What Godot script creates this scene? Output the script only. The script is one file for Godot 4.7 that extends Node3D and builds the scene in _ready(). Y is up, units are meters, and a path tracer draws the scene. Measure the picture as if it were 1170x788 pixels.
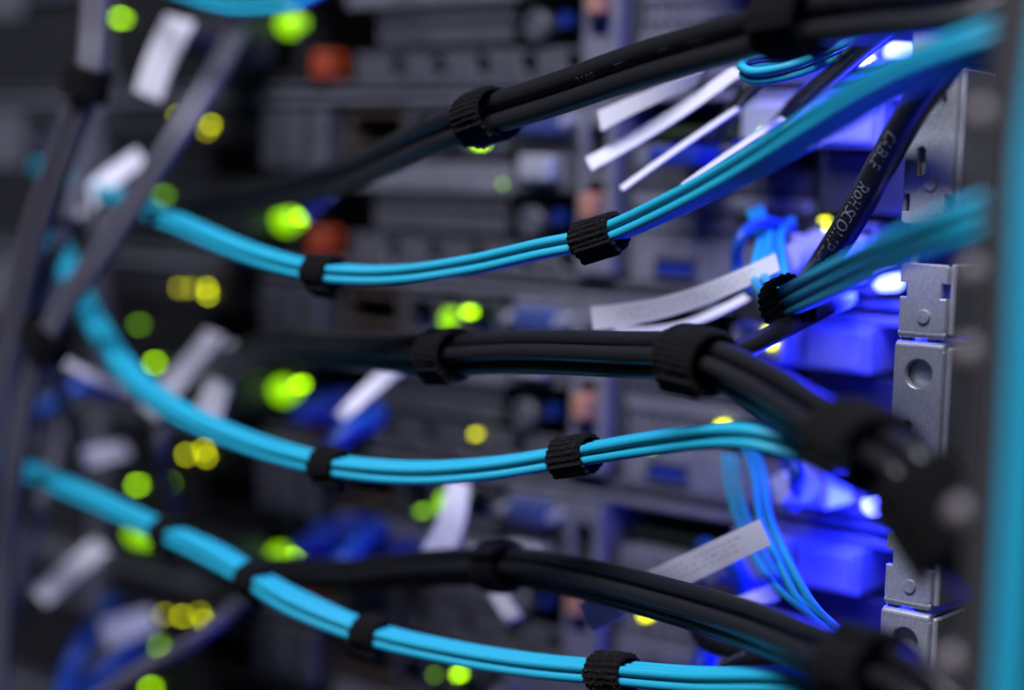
extends Node3D
# Rear of an open server cabinet: stacked one-unit servers, aqua fibre and black cords strapped in bundles.
# Working units are millimetres in the cabinet's own frame: x along the rear panels, y up, z out of the panels
# towards the aisle; the frame's origin lies LIFT above the floor.

const LIFT := 1850.0
const PITCH := 44.5
const FOCAL := 2000.0        # focal length in pixels of the 1170 x 788 frame
var cam_pos: Vector3
var cam_f: Vector3
var cam_r: Vector3
var cam_u: Vector3
var M := {}
var used := {}
var rng := RandomNumberGenerator.new()
var noise := FastNoiseLite.new()

# ------------------------------------------------------------------ mesh builder
class G:
	var v := PackedVector3Array()
	var n := PackedVector3Array()
	var uv := PackedVector2Array()
	var ix := PackedInt32Array()
	func vert(p: Vector3, nn: Vector3, t := Vector2.ZERO) -> int:
		v.append(p); n.append(nn); uv.append(t)
		return v.size() - 1
	func tri_i(a: int, b: int, c: int) -> void:
		var f := (v[b] - v[a]).cross(v[c] - v[a])
		if f.dot(n[a] + n[b] + n[c]) > 0.0:
			ix.append(a); ix.append(c); ix.append(b)
		else:
			ix.append(a); ix.append(b); ix.append(c)
	func quad_i(a: int, b: int, c: int, d: int) -> void:
		tri_i(a, b, c); tri_i(a, c, d)
	func tri(a: Vector3, b: Vector3, c: Vector3, nn: Vector3) -> void:
		tri_i(vert(a, nn), vert(b, nn), vert(c, nn))
	func quad(a: Vector3, b: Vector3, c: Vector3, d: Vector3, nn: Vector3) -> void:
		quad_i(vert(a, nn, Vector2(0, 0)), vert(b, nn, Vector2(1, 0)), vert(c, nn, Vector2(1, 1)), vert(d, nn, Vector2(0, 1)))
	func qauto(a: Vector3, b: Vector3, c: Vector3, d: Vector3, inside: Vector3) -> void:
		var nn := (b - a).cross(c - a)
		if nn.length() < 1e-9:
			nn = (c - a).cross(d - a)
		nn = nn.normalized()
		if nn.dot((a + b + c + d) * 0.25 - inside) < 0.0:
			nn = -nn
		quad(a, b, c, d, nn)
	# chamfered box between two corners
	func box(x0: float, x1: float, y0: float, y1: float, z0: float, z1: float, b := 0.3) -> void:
		var lo := Vector3(minf(x0, x1), minf(y0, y1), minf(z0, z1))
		var hi := Vector3(maxf(x0, x1), maxf(y0, y1), maxf(z0, z1))
		var c := (lo + hi) * 0.5
		var h := (hi - lo) * 0.5
		b = minf(b, minf(h.x, minf(h.y, h.z)) * 0.6)
		var P := func(s: Vector3, ax: int) -> Vector3:
			var q := Vector3(h.x - b, h.y - b, h.z - b)
			q[ax] = h[ax]
			return c + Vector3(s.x * q.x, s.y * q.y, s.z * q.z)
		for ax in 3:
			var i: int = (ax + 1) % 3
			var j: int = (ax + 2) % 3
			for sg in [-1.0, 1.0]:
				var nn := Vector3.ZERO
				nn[ax] = sg
				var q: Array = []
				for k in [[-1.0, -1.0], [1.0, -1.0], [1.0, 1.0], [-1.0, 1.0]]:
					var s := Vector3.ZERO
					s[ax] = sg; s[i] = k[0]; s[j] = k[1]
					q.append(P.call(s, ax))
				quad(q[0], q[1], q[2], q[3], nn)
			for si in [-1.0, 1.0]:
				for sj in [-1.0, 1.0]:
					var s0 := Vector3.ZERO
					s0[i] = si; s0[j] = sj
					var s1 := s0
					s0[ax] = -1.0; s1[ax] = 1.0
					var nn2 := Vector3.ZERO
					nn2[i] = si; nn2[j] = sj
					quad(P.call(s0, i), P.call(s1, i), P.call(s1, j), P.call(s0, j), nn2.normalized())
		for sx in [-1.0, 1.0]:
			for sy in [-1.0, 1.0]:
				for sz in [-1.0, 1.0]:
					var s2 := Vector3(sx, sy, sz)
					tri(P.call(s2, 0), P.call(s2, 1), P.call(s2, 2), s2.normalized())
	# hollow rectangular sleeve open towards +z, with a floor
	func sleeve(x0: float, x1: float, y0: float, y1: float, z0: float, z1: float, t: float) -> void:
		box(x0, x1, y1 - t, y1, z0, z1, 0.15); box(x0, x1, y0, y0 + t, z0, z1, 0.15)
		box(x0, x0 + t, y0 + t, y1 - t, z0, z1, 0.15); box(x1 - t, x1, y0 + t, y1 - t, z0, z1, 0.15)
	# lathe: profile points (radius, along axis) turned round an axis
	func lathe(c: Vector3, axis: Vector3, prof: Array, sides := 20) -> void:
		axis = axis.normalized()
		var a := axis.cross(Vector3.UP if absf(axis.y) < 0.9 else Vector3.RIGHT).normalized()
		var b := axis.cross(a)
		for k in prof.size() - 1:
			var p0: Vector2 = prof[k]
			var p1: Vector2 = prof[k + 1]
			var sl := p1 - p0
			if sl.length() < 1e-6:
				continue
			var nr := Vector2(sl.y, -sl.x).normalized()
			var base := v.size()
			for s in sides + 1:
				var an := TAU * s / sides
				var d := a * cos(an) + b * sin(an)
				var nn := (d * nr.x + axis * nr.y).normalized()
				vert(c + d * p0.x + axis * p0.y, nn); vert(c + d * p1.x + axis * p1.y, nn)
			for s in sides:
				quad_i(base + 2 * s, base + 2 * s + 1, base + 2 * s + 3, base + 2 * s + 2)
	# plate with a grid of eight-sided holes, front at z
	func grid_plate(x0: float, x1: float, y0: float, y1: float, z: float, cols: int, rows: int, fill: float, depth := 1.2) -> void:
		var w := (x1 - x0) / cols
		var h := (y1 - y0) / rows
		for i in cols:
			for j in rows:
				var c := Vector3(x0 + (i + 0.5) * w, y0 + (j + 0.5) * h, z)
				var rx := w * 0.5 * fill
				var ry := h * 0.5 * fill
				var ob: Array = []
				var ib: Array = []
				for k in 8:
					var an := TAU * k / 8.0
					var d := Vector2(cos(an), sin(an))
					var m := maxf(absf(d.x), absf(d.y))
					ob.append(c + Vector3(d.x / m * w * 0.5, d.y / m * h * 0.5, 0))
					ib.append(c + Vector3(d.x * rx, d.y * ry, 0))
				for k in 8:
					var k2: int = (k + 1) % 8
					quad(ob[k], ob[k2], ib[k2], ib[k], Vector3(0, 0, 1))
					var mid: Vector3 = (ib[k] + ib[k2]) * 0.5 - c
					quad(ib[k], ib[k2], ib[k2] - Vector3(0, 0, depth), ib[k] - Vector3(0, 0, depth), -mid.normalized())
	# flat plate in the xy plane from contours, with holes, chamfered on the front; front face at z
	func plate(outer: PackedVector2Array, holes: Array, z: float, thick: float, bev: float) -> void:
		var all := PackedVector2Array()
		var cons: Array = [outer]
		cons.append_array(holes)
		var ins: Array = []
		for ci in cons.size():
			var c: PackedVector2Array = cons[ci]
			var m := c.size()
			var area := 0.0
			for k in m:
				area += c[k].cross(c[(k + 1) % m])
			var sg := 1.0 if area > 0 else -1.0
			if ci > 0:
				sg = -sg
			var q := PackedVector2Array()
			for k in m:
				var e0 := (c[k] - c[(k + m - 1) % m]).normalized()
				var e1 := (c[(k + 1) % m] - c[k]).normalized()
				var nn := (Vector2(-e0.y, e0.x) + Vector2(-e1.y, e1.x)).normalized() * sg
				q.append(c[k] + nn * bev)
			ins.append(q)
			all.append_array(q)
			for k in m:
				var k2 := (k + 1) % m
				var e := (c[k2] - c[k]).normalized()
				var on := Vector2(e.y, -e.x) * sg
				var n3 := Vector3(on.x, on.y, 0)
				quad(Vector3(c[k].x, c[k].y, z - bev), Vector3(c[k2].x, c[k2].y, z - bev), Vector3(c[k2].x, c[k2].y, z - thick), Vector3(c[k].x, c[k].y, z - thick), n3)
				quad(Vector3(c[k].x, c[k].y, z - bev), Vector3(c[k2].x, c[k2].y, z - bev), Vector3(q[k2].x, q[k2].y, z), Vector3(q[k].x, q[k].y, z), (n3 + Vector3(0, 0, 1)).normalized())
		var t := Geometry2D.triangulate_delaunay(all)
		for k in range(0, t.size(), 3):
			var m2 := (all[t[k]] + all[t[k + 1]] + all[t[k + 2]]) / 3.0
			if not Geometry2D.is_point_in_polygon(m2, ins[0]):
				continue
			var inside_hole := false
			for hI in range(1, ins.size()):
				if Geometry2D.is_point_in_polygon(m2, ins[hI]):
					inside_hole = true
			if inside_hole:
				continue
			for zz in [[z, 1.0], [z - thick, -1.0]]:
				var p: Array = []
				for s in 3:
					p.append(Vector3(all[t[k + s]].x, all[t[k + s]].y, zz[0]))
				tri(p[0], p[1], p[2], Vector3(0, 0, zz[1]))
	func tube(pts: PackedVector3Array, fr: Array, r: float, sides := 12) -> void:
		var L := 0.0
		var base := v.size()
		for k in pts.size():
			if k > 0:
				L += pts[k].distance_to(pts[k - 1])
			for s in sides + 1:
				var an := TAU * s / sides
				var d: Vector3 = fr[k][0] * cos(an) + fr[k][1] * sin(an)
				vert(pts[k] + d * r, d, Vector2(L / 20.0, float(s) / sides))
		for k in pts.size() - 1:
			for s in sides:
				var a := base + k * (sides + 1) + s
				quad_i(a, a + 1, a + sides + 2, a + sides + 1)
		for e in [0, pts.size() - 1]:
			var tn: Vector3 = (pts[0] - pts[1]).normalized() if e == 0 else (pts[e] - pts[e - 1]).normalized()
			var cc := vert(pts[e], tn)
			for s in sides:
				var d0: Vector3 = fr[e][0] * cos(TAU * s / sides) + fr[e][1] * sin(TAU * s / sides)
				var d1: Vector3 = fr[e][0] * cos(TAU * (s + 1) / sides) + fr[e][1] * sin(TAU * (s + 1) / sides)
				tri_i(cc, vert(pts[e] + d0 * r, tn), vert(pts[e] + d1 * r, tn))
	func mesh(off: Vector3) -> ArrayMesh:
		var vv := PackedVector3Array()
		for p in v:
			vv.append((p - off) * 0.001)
		var ar := []
		ar.resize(Mesh.ARRAY_MAX)
		ar[Mesh.ARRAY_VERTEX] = vv
		ar[Mesh.ARRAY_NORMAL] = n
		ar[Mesh.ARRAY_TEX_UV] = uv
		ar[Mesh.ARRAY_INDEX] = ix
		var m := ArrayMesh.new()
		m.add_surface_from_arrays(Mesh.PRIMITIVE_TRIANGLES, ar)
		return m
	func centre() -> Vector3:
		var b := AABB(v[0], Vector3.ZERO)
		for p in v:
			b = b.expand(p)
		return b.get_center()

# ------------------------------------------------------------------ nodes
func numbered(called: String) -> String:
	if not used.has(called):
		used[called] = 0
		return called
	used[called] += 1
	return "%s_%03d" % [called, used[called]]

func w3(p: Vector3) -> Vector3:
	return Vector3(p.x, p.y + LIFT, p.z) * 0.001

func tag_meta(o: Node, label: String, category: String, group := "") -> void:
	o.set_meta("label", label)
	o.set_meta("category", category)
	if group != "":
		o.set_meta("group", group)

# a thing that is one mesh
func solid(called: String, g: G, mat: Material, label: String, category: String, group := "") -> MeshInstance3D:
	var o := MeshInstance3D.new()
	o.name = numbered(called)
	var c := g.centre()
	o.mesh = g.mesh(c)
	o.material_override = mat
	add_child(o)
	o.position = w3(c)
	tag_meta(o, label, category, group)
	return o

# a thing made of parts: a Node3D at its base
func thing(called: String, base: Vector3, label: String, category: String, group := "") -> Node3D:
	var o := Node3D.new()
	o.name = numbered(called)
	add_child(o)
	o.position = w3(base)
	o.set_meta("base", base)
	tag_meta(o, label, category, group)
	return o

# a part; its vertices are in the cabinet's frame less the thing's base
func part(parent: Node3D, called: String, g: G, mat: Material, base := Vector3.ZERO) -> MeshInstance3D:
	var o := MeshInstance3D.new()
	o.name = called
	o.mesh = g.mesh(base)
	o.material_override = mat
	parent.add_child(o, true)
	return o

func structure(called: String, x0: float, x1: float, y0: float, y1: float, z0: float, z1: float, mat: Material) -> void:
	var g := G.new()
	g.box(x0, x1, y0, y1, z0, z1, 0.5)
	var o := MeshInstance3D.new()
	o.name = called
	var c := g.centre()
	o.mesh = g.mesh(c)
	o.material_override = mat
	add_child(o)
	o.position = w3(c)
	o.set_meta("kind", "structure")

# point on the plane z = out (mm from the panels) along a sight line of the survey photograph
func at(px: float, py: float, out: float) -> Vector3:
	var d := cam_f + cam_r * ((px - 585.0) / FOCAL) + cam_u * ((394.0 - py) / FOCAL)
	return cam_pos + d * ((out - cam_pos.z) / d.z)

# ------------------------------------------------------------------ materials
func mat(col: Color, rough := 0.5, metal := 0.0) -> StandardMaterial3D:
	var m := StandardMaterial3D.new()
	m.albedo_color = col
	m.roughness = rough
	m.metallic = metal
	return m

func grain_texture(sd: int, freq: float, a: Color, b: Color, size := 256) -> NoiseTexture2D:
	var f := FastNoiseLite.new()
	f.seed = sd
	f.frequency = freq
	f.fractal_octaves = 4
	var t := NoiseTexture2D.new()
	t.width = size; t.height = size
	t.seamless = true
	t.noise = f
	var gr := Gradient.new()
	gr.set_color(0, a); gr.set_color(1, b)
	t.color_ramp = gr
	return t

func grained(m: StandardMaterial3D, sd: int, freq: float, lo: float, hi: float, scale: float) -> StandardMaterial3D:
	m.albedo_texture = grain_texture(sd, freq, Color(lo, lo, lo), Color(hi, hi, hi))
	m.uv1_triplanar = true
	m.uv1_scale = Vector3.ONE * scale
	return m

func bumped(m: StandardMaterial3D, sd: int, freq: float, strength: float) -> StandardMaterial3D:
	var f := FastNoiseLite.new()
	f.seed = sd
	f.frequency = freq
	var t := NoiseTexture2D.new()
	t.width = 256; t.height = 256
	t.seamless = true
	t.noise = f
	t.as_normal_map = true
	t.bump_strength = strength
	m.normal_enabled = true
	m.normal_texture = t
	return m

func glow(col: Color, e: float) -> StandardMaterial3D:
	var m := mat(Color(col.r * 0.5, col.g * 0.5, col.b * 0.5), 0.4)
	m.emission_enabled = true
	m.emission = col
	m.emission_energy_multiplier = e
	return m

func make_materials() -> void:
	M.aqua = mat(Color(0.10, 0.585, 0.69), 0.5)
	M.black = bumped(mat(Color(0.10, 0.10, 0.11), 0.30), 5, 0.05, 0.4)
	M.cord_print = mat(Color(0.45, 0.45, 0.50), 0.6)
	M.faint_print = mat(Color(0.42, 0.43, 0.47), 0.6)
	M.hook = mat(Color(0.055, 0.053, 0.055), 0.95)
	M.fuzz = mat(Color(0.17, 0.165, 0.165), 0.9)
	M.hook.metallic_specular = 0.2
	M.hook.rim_enabled = true
	M.hook.rim = 0.12
	M.grey_cord = mat(Color(0.32, 0.31, 0.35), 0.5)
	M.blue_cord = mat(Color(0.07, 0.27, 0.62), 0.45)
	M.blue_plastic = mat(Color(0.07, 0.17, 0.50), 0.4)
	M.zinc = grained(mat(Color(0.84, 0.85, 0.88), 0.32, 0.55), 3, 0.05, 0.86, 1.0, 90.0)
	M.darkened_steel = grained(mat(Color(0.18, 0.18, 0.20), 0.5, 0.2), 15, 0.02, 0.75, 1.0, 30.0)  # darkened copy of the steel; on the left plates it paints fading light
	M.dull_blue = mat(Color(0.20, 0.25, 0.45), 0.5)
	M.steel = grained(mat(Color(0.37, 0.37, 0.40), 0.45, 0.3), 9, 0.02, 0.78, 1.0, 30.0)
	M.steel_light = grained(mat(Color(0.49, 0.49, 0.53), 0.42, 0.25), 12, 0.02, 0.82, 1.0, 30.0)
	M.board = mat(Color(0.16, 0.22, 0.13), 0.6)
	M.brown = mat(Color(0.26, 0.22, 0.20), 0.6)
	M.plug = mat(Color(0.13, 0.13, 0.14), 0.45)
	M.clear_plug = mat(Color(0.72, 0.72, 0.78), 0.25)
	M.orange = mat(Color(0.55, 0.20, 0.06), 0.5)
	M.pink = mat(Color(0.60, 0.42, 0.34), 0.5)
	M.cabinet = mat(Color(0.17, 0.165, 0.17), 0.55)
	M.knob = mat(Color(0.36, 0.33, 0.33), 0.6)
	M.wall = mat(Color(0.55, 0.55, 0.57), 0.9)
	M.floor = mat(Color(0.42, 0.42, 0.44), 0.6)
	M.ceiling = mat(Color(0.8, 0.8, 0.8), 0.9)
	M.paper = mat(Color(0.76, 0.75, 0.78), 0.55)
	M.led_yellow = glow(Color(0.90, 0.93, 0.0), 9.0)
	M.led_yellow_dim = glow(Color(0.80, 0.80, 0.05), 6.0)
	M.led_green = glow(Color(0.64, 0.90, 0.0), 11.0)
	M.led_green_dim = glow(Color(0.40, 0.60, 0.05), 6.0)
	M.led_near = glow(Color(0.93, 0.95, 0.0), 4.6)
	M.led_bar = glow(Color(0.58, 0.87, 0.0), 1.5)
	M.lamp_blue = glow(Color(0.34, 0.38, 1.0), 14.0)
	M.panel_light = glow(Color(0.98, 0.98, 1.0), 3.0)

# grey rows of illegible small print for the paper flags
func printed_paper(sd: int) -> StandardMaterial3D:
	var im := Image.create(256, 64, false, Image.FORMAT_RGB8)
	im.fill(Color(0.76, 0.75, 0.78))
	var r := RandomNumberGenerator.new()
	r.seed = sd
	for row in 3:
		var y := 14 + row * 13
		var x := 30
		while x < 220:
			var w := r.randi_range(3, 7)
			if r.randf() < 0.82:
				im.fill_rect(Rect2i(x, y + r.randi_range(0, 1), w, r.randi_range(4, 6)), Color(0.65, 0.64, 0.67))
			x += w + r.randi_range(2, 5)
	var m := mat(Color.WHITE, 0.55)
	m.albedo_texture = ImageTexture.create_from_image(im)
	return m

# ------------------------------------------------------------------ cables
class Path:
	var p := PackedVector3Array()
	var fr := []
	var knot := []          # sample number of each control point
	var s := PackedFloat32Array()

func smooth(ctrl: Array, hint := Vector3.UP) -> Path:
	var c: Array = []
	for q in ctrl:
		c.append(at(q[0], q[1], q[2]))
	return smooth_pts(c, hint)

func smooth_pts(c: Array, hint := Vector3.UP) -> Path:
	var o := Path.new()
	var m := c.size()
	for k in m - 1:
		var p0: Vector3 = c[k - 1] if k > 0 else c[k] * 2.0 - c[k + 1]
		var p1: Vector3 = c[k]
		var p2: Vector3 = c[k + 1]
		var p3: Vector3 = c[k + 2] if k + 2 < m else p2 * 2.0 - p1
		var d1 := maxf(p1.distance_to(p2), 0.01)
		var m1: Vector3 = (p2 - p0) / maxf(p2.distance_to(p1) + p1.distance_to(p0), 0.01) * d1
		var m2: Vector3 = (p3 - p1) / maxf(p3.distance_to(p2) + p2.distance_to(p1), 0.01) * d1
		o.knot.append(o.p.size())
		var steps := clampi(int(d1 / 1.6), 6, 30)
		for i in steps:
			var t := float(i) / steps
			var t2 := t * t
			var t3 := t2 * t
			o.p.append(p1 * (2 * t3 - 3 * t2 + 1) + m1 * (t3 - 2 * t2 + t) + p2 * (-2 * t3 + 3 * t2) + m2 * (t3 - t2))
	o.knot.append(o.p.size())
	o.p.append(c[m - 1])
	frames(o, hint)
	return o

func frames(o: Path, hint: Vector3) -> void:
	o.fr = []
	o.s = PackedFloat32Array()
	var nn := hint
	var L := 0.0
	for k in o.p.size():
		var t: Vector3 = (o.p[mini(k + 1, o.p.size() - 1)] - o.p[maxi(k - 1, 0)]).normalized()
		nn = (nn - t * nn.dot(t)).normalized()
		o.fr.append([nn, t.cross(nn), t])
		if k > 0:
			L += o.p[k].distance_to(o.p[k - 1])
		o.s.append(L)

# the line of one strand that runs beside a bundle's centre line; spread = [[knot, factor], ...] between knots
func strand(b: Path, up0: float, side0: float, spread: Array, sd: int, sway: float, twist := 0.0, from := 0.0) -> Path:
	var o := Path.new()
	var nk := b.knot.size()
	for k in b.p.size():
		var kn := 0.0
		for j in nk - 1:
			if k >= b.knot[j] and k <= b.knot[j + 1]:
				kn = j + float(k - b.knot[j]) / maxf(b.knot[j + 1] - b.knot[j], 1)
		var f := 1.0
		for j in spread.size() - 1:
			if kn >= spread[j][0] and kn <= spread[j + 1][0]:
				f = lerpf(spread[j][1], spread[j + 1][1], smoothstep(spread[j][0], spread[j + 1][0], kn))
		if spread.size() and kn > spread[-1][0]:
			f = spread[-1][1]
		var tw := twist * smoothstep(from, nk - 2.0, kn)
		var up := up0 * cos(tw) + side0 * sin(tw)
		var side := side0 * cos(tw) - up0 * sin(tw)
		var wob := Vector2(noise.get_noise_2d(b.s[k] * 0.6, sd * 37.0), noise.get_noise_2d(b.s[k] * 0.6, sd * 37.0 + 500.0)) * sway * clampf((f - 1.0) * 3.0, 0.0, 1.0)
		o.p.append(b.p[k] + b.fr[k][0] * (up * f + wob.x) + b.fr[k][1] * (side * f + wob.y))
	frames(o, b.fr[0][0])
	o.knot = b.knot
	return o

func cable(called: String, path: Path, r: float, m: Material, label: String, group := "", sides := 12) -> MeshInstance3D:
	var g := G.new()
	g.tube(path.p, path.fr, r, sides)
	return solid(called, g, m, label, "cable", group)

func bundle(called: String, b: Path, offs: Array, r: float, m: Material, label: String, group: String, spread: Array, sway := 0.5, twist := 0.0, from := 0.0) -> Array:
	var made: Array = []
	for k in offs.size():
		var p := strand(b, offs[k][0], offs[k][1], spread, k + used.size(), sway, twist, from)
		var which := ""
		if offs[k].size() > 2:
			which = offs[k][2] + " "
		made.append([cable(called, p, r, m, which + label, group), p])
	return made

# hook-and-loop strap wound round a bundle at one of its knots
func strap(b: Path, knot: float, ru: float, rs: float, width: float, label: String, fuzz := 0, tail_at := -1.9, tail_len := 5.0) -> void:
	var k0 := int(floor(knot))
	var k := int(lerpf(b.knot[k0], b.knot[mini(k0 + 1, b.knot.size() - 1)], knot - k0))
	var c: Vector3 = b.p[k]
	var u: Vector3 = b.fr[k][0]
	var sd: Vector3 = b.fr[k][1]
	var t: Vector3 = b.fr[k][2]
	var o := thing("cable_strap", c, label, "cable tie", "black hook-and-loop straps on the cable bundles")
	var g := G.new()
	var na := 96
	var prof: Array = [[-0.5, -0.8], [-0.5, -0.35], [-0.46, -0.08], [-0.36, 0.02], [-0.18, 0.0], [0.0, 0.04], [0.18, 0.0], [0.36, 0.02], [0.46, -0.08], [0.5, -0.35], [0.5, -0.8]]
	var np := prof.size()
	var sdn: float = used["cable_strap"] * 11.0
	var ridges := roundi((ru + rs) * 3.0)
	var radius := func(an: float, q: Array) -> Vector3:
		var step := 0.55 * smoothstep(0.0, 0.08, fposmod(an - tail_at, TAU) / TAU) * 1.0
		var rg := 0.16 * cos(an * ridges + 1.2 * noise.get_noise_2d(q[0] * 60.0, sdn)) + 0.30 * noise.get_noise_3d(cos(an) * 60 + sdn, sin(an) * 60, q[0] * 80.0)
		if q[1] < -0.5:
			rg = 0.0
		var e: float = step * 0.5 + rg + q[1]
		var wv: float = q[0] * width + 0.35 * noise.get_noise_2d(an * 40.0 + sdn, q[0] * 30.0)
		return u * cos(an) * (ru + e) + sd * sin(an) * (rs + e) + t * wv
	for a in na + 1:
		var an := TAU * a / na
		for j in np:
			var p: Vector3 = radius.call(an, prof[j])
			var pa: Vector3 = radius.call(an + 0.02, prof[j]) - radius.call(an - 0.02, prof[j])
			var pb: Vector3 = radius.call(an, prof[mini(j + 1, np - 1)]) - radius.call(an, prof[maxi(j - 1, 0)])
			var nn := pa.cross(pb).normalized()
			var outw := u * cos(an) + sd * sin(an) + t * float(prof[j][0]) * 2.0 * (1.0 if absf(prof[j][0]) > 0.4 else 0.0)
			if nn.dot(outw) < 0:
				nn = -nn
			g.vert(p, nn)
	for a in na:
		for j in np - 1:
			var i := a * np + j
			g.quad_i(i, i + 1, i + np + 1, i + np)
	part(o, "loop", g, M.hook)
	# loose end of the strap, leaving the loop along its tangent
	var tg := G.new()
	var base := u * cos(tail_at) * (ru + 0.4) + sd * sin(tail_at) * (rs + 0.4)
	var tang := (-u * sin(tail_at) * ru + sd * cos(tail_at) * rs).normalized()
	var outn := (u * cos(tail_at) + sd * sin(tail_at)).normalized()
	var rows := 7
	var prev: Array = []
	for j in rows:
		var f := float(j) / (rows - 1)
		var p := base + t * (width * 0.12) + tang * (f * tail_len - 1.2) + outn * (0.1 + f * f * 0.4)
		var sl := (tang + outn * (1.8 * f / tail_len)).normalized()
		var un := (outn - tang * (1.8 * f / tail_len)).normalized()
		var hw := width * (0.47 - 0.03 * sin(j * 2.3))
		var cur: Array = [p + t * hw + un * 0.45, p - t * hw + un * 0.45, p - t * hw - un * 0.45, p + t * hw - un * 0.45]
		if j == 0 or j == rows - 1:
			tg.qauto(cur[0], cur[1], cur[2], cur[3], p + sl * (1.0 if j == 0 else -1.0))
		if j > 0:
			for e in 4:
				tg.qauto(prev[e], prev[(e + 1) % 4], cur[(e + 1) % 4], cur[e], p - sl * 0.4)
		prev = cur
	part(o, "loose_end", tg, M.hook)
	if fuzz > 0:
		var fg := G.new()
		for i in fuzz:
			var an := rng.randf() * TAU
			var q: Array = [rng.randf_range(-0.48, 0.48), 0.0]
			var p: Vector3 = radius.call(an, q)
			var dirn := (u * cos(an) + sd * sin(an) + Vector3(rng.randfn(), rng.randfn(), rng.randfn()) * 0.7).normalized()
			var sidev := dirn.cross(Vector3(rng.randfn(), rng.randfn(), rng.randfn())).normalized() * 0.035
			var tip := p + dirn * rng.randf_range(0.2, 0.7) + Vector3(rng.randfn(), rng.randfn(), rng.randfn()) * 0.1
			fg.tri(p - sidev, p + sidev, tip, (sidev.cross(dirn)).normalized())
		var fo := part(o, "fuzz", fg, M.fuzz)
		fo.set_meta("kind", "stuff")

# lettering laid round a cable: text runs along the path from arc length s0, dirn +1 or -1
func lettering(owner: MeshInstance3D, path: Path, r: float, text: String, height: float, s0: float, dirn: float, ang: float, m: Material) -> void:
	var tm := TextMesh.new()
	var font := SystemFont.new()
	font.font_names = PackedStringArray(["Droid Sans"])
	tm.font = font
	tm.text = text
	tm.font_size = 32
	tm.pixel_size = height / 24.0
	tm.depth = 0.0
	tm.curve_step = 1.0
	tm.horizontal_alignment = HORIZONTAL_ALIGNMENT_LEFT
	tm.vertical_alignment = VERTICAL_ALIGNMENT_CENTER
	var ar := tm.get_mesh_arrays()
	if ar.is_empty():
		return
	var vs: PackedVector3Array = ar[Mesh.ARRAY_VERTEX]
	var ids: PackedInt32Array = ar[Mesh.ARRAY_INDEX]
	var g := G.new()
	for q in vs:
		var s := s0 + q.x * dirn
		var k := 0
		while k < path.s.size() - 2 and path.s[k + 1] < s:
			k += 1
		var f := clampf((s - path.s[k]) / maxf(path.s[k + 1] - path.s[k], 1e-4), 0.0, 1.0)
		var c: Vector3 = path.p[k].lerp(path.p[k + 1], f)
		var n0: Vector3 = path.fr[k][0].lerp(path.fr[k + 1][0], f).normalized()
		var n1: Vector3 = path.fr[k][1].lerp(path.fr[k + 1][1], f).normalized()
		var an := ang - q.y / r * dirn
		var d := n0 * cos(an) + n1 * sin(an)
		g.vert(c + d * (r + 0.03), d)
	for k in range(0, ids.size(), 3):
		g.tri_i(ids[k], ids[k + 1], ids[k + 2])
	part(owner, "lettering", g, m, (owner.position * 1000.0) - Vector3(0, LIFT, 0))

# angle round the path at sample k whose normal looks most towards a direction
func facing(path: Path, k: int, d: Vector3) -> float:
	return atan2(d.dot(path.fr[k][1]), d.dot(path.fr[k][0]))

# ------------------------------------------------------------------ paper flags
# a0,a1: corners of the fastened end, b0,b1: corners of the free end; bow bends the strip out of its plane
func flag(a0: Vector3, a1: Vector3, b0: Vector3, b1: Vector3, bow: Vector3, label: String, m: Material, group := "white paper cable labels") -> MeshInstance3D:
	var g := G.new()
	var N := 14
	var th := 0.22
	var rows: Array = []
	for k in N + 1:
		var f := float(k) / N
		var sag := bow * sin(f * PI)
		rows.append([a0.lerp(b0, f) + sag, a1.lerp(b1, f) + sag])
	for sgn in [1.0, -1.0]:
		var base := g.v.size()
		for k in N + 1:
			var al: Vector3 = (rows[mini(k + 1, N)][0] - rows[maxi(k - 1, 0)][0]).normalized()
			var ac: Vector3 = (rows[k][1] - rows[k][0]).normalized()
			var nn: Vector3 = al.cross(ac).normalized() * sgn
			g.vert(rows[k][0] + nn * th, nn, Vector2(float(k) / N, 0.0))
			g.vert(rows[k][1] + nn * th, nn, Vector2(float(k) / N, 1.0))
		for k in N:
			var i := base + 2 * k
			g.quad_i(i, i + 1, i + 3, i + 2)
	var h := 2 * (N + 1)
	for k in N:
		for e in 2:
			g.qauto(g.v[2 * k + e], g.v[2 * k + 2 + e], g.v[h + 2 * k + 2 + e], g.v[h + 2 * k + e], (rows[k][0] + rows[k][1]) * 0.5)
	for k in [0, N]:
		g.qauto(g.v[2 * k], g.v[2 * k + 1], g.v[h + 2 * k + 1], g.v[h + 2 * k], (rows[N / 2][0] + rows[N / 2][1]) * 0.5)
	return solid("cable_label", g, m, label, "label", group)

func flag_px(a0: Array, a1: Array, b0: Array, b1: Array, oa: float, ob: float, bow: Vector3, label: String, m: Material) -> MeshInstance3D:
	return flag(at(a0[0], a0[1], oa), at(a1[0], a1[1], oa), at(b0[0], b0[1], ob), at(b1[0], b1[1], ob), bow, label, m)

# ------------------------------------------------------------------ servers
func gbox(x0: float, x1: float, y0: float, y1: float, z0: float, z1: float, b := 0.3) -> G:
	var g := G.new()
	g.box(x0, x1, y0, y1, z0, z1, b)
	return g

var shape_cache := {}
func shared(key: String, make: Callable) -> ArrayMesh:
	if not shape_cache.has(key):
		var g: G = make.call()
		shape_cache[key] = g.mesh(Vector3.ZERO)
	return shape_cache[key]

func spart(parent: Node3D, called: String, key: String, make: Callable, m: Material) -> MeshInstance3D:
	var o := MeshInstance3D.new()
	o.name = called
	o.mesh = shared(key, make)
	o.material_override = m
	parent.add_child(o, true)
	return o

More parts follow.
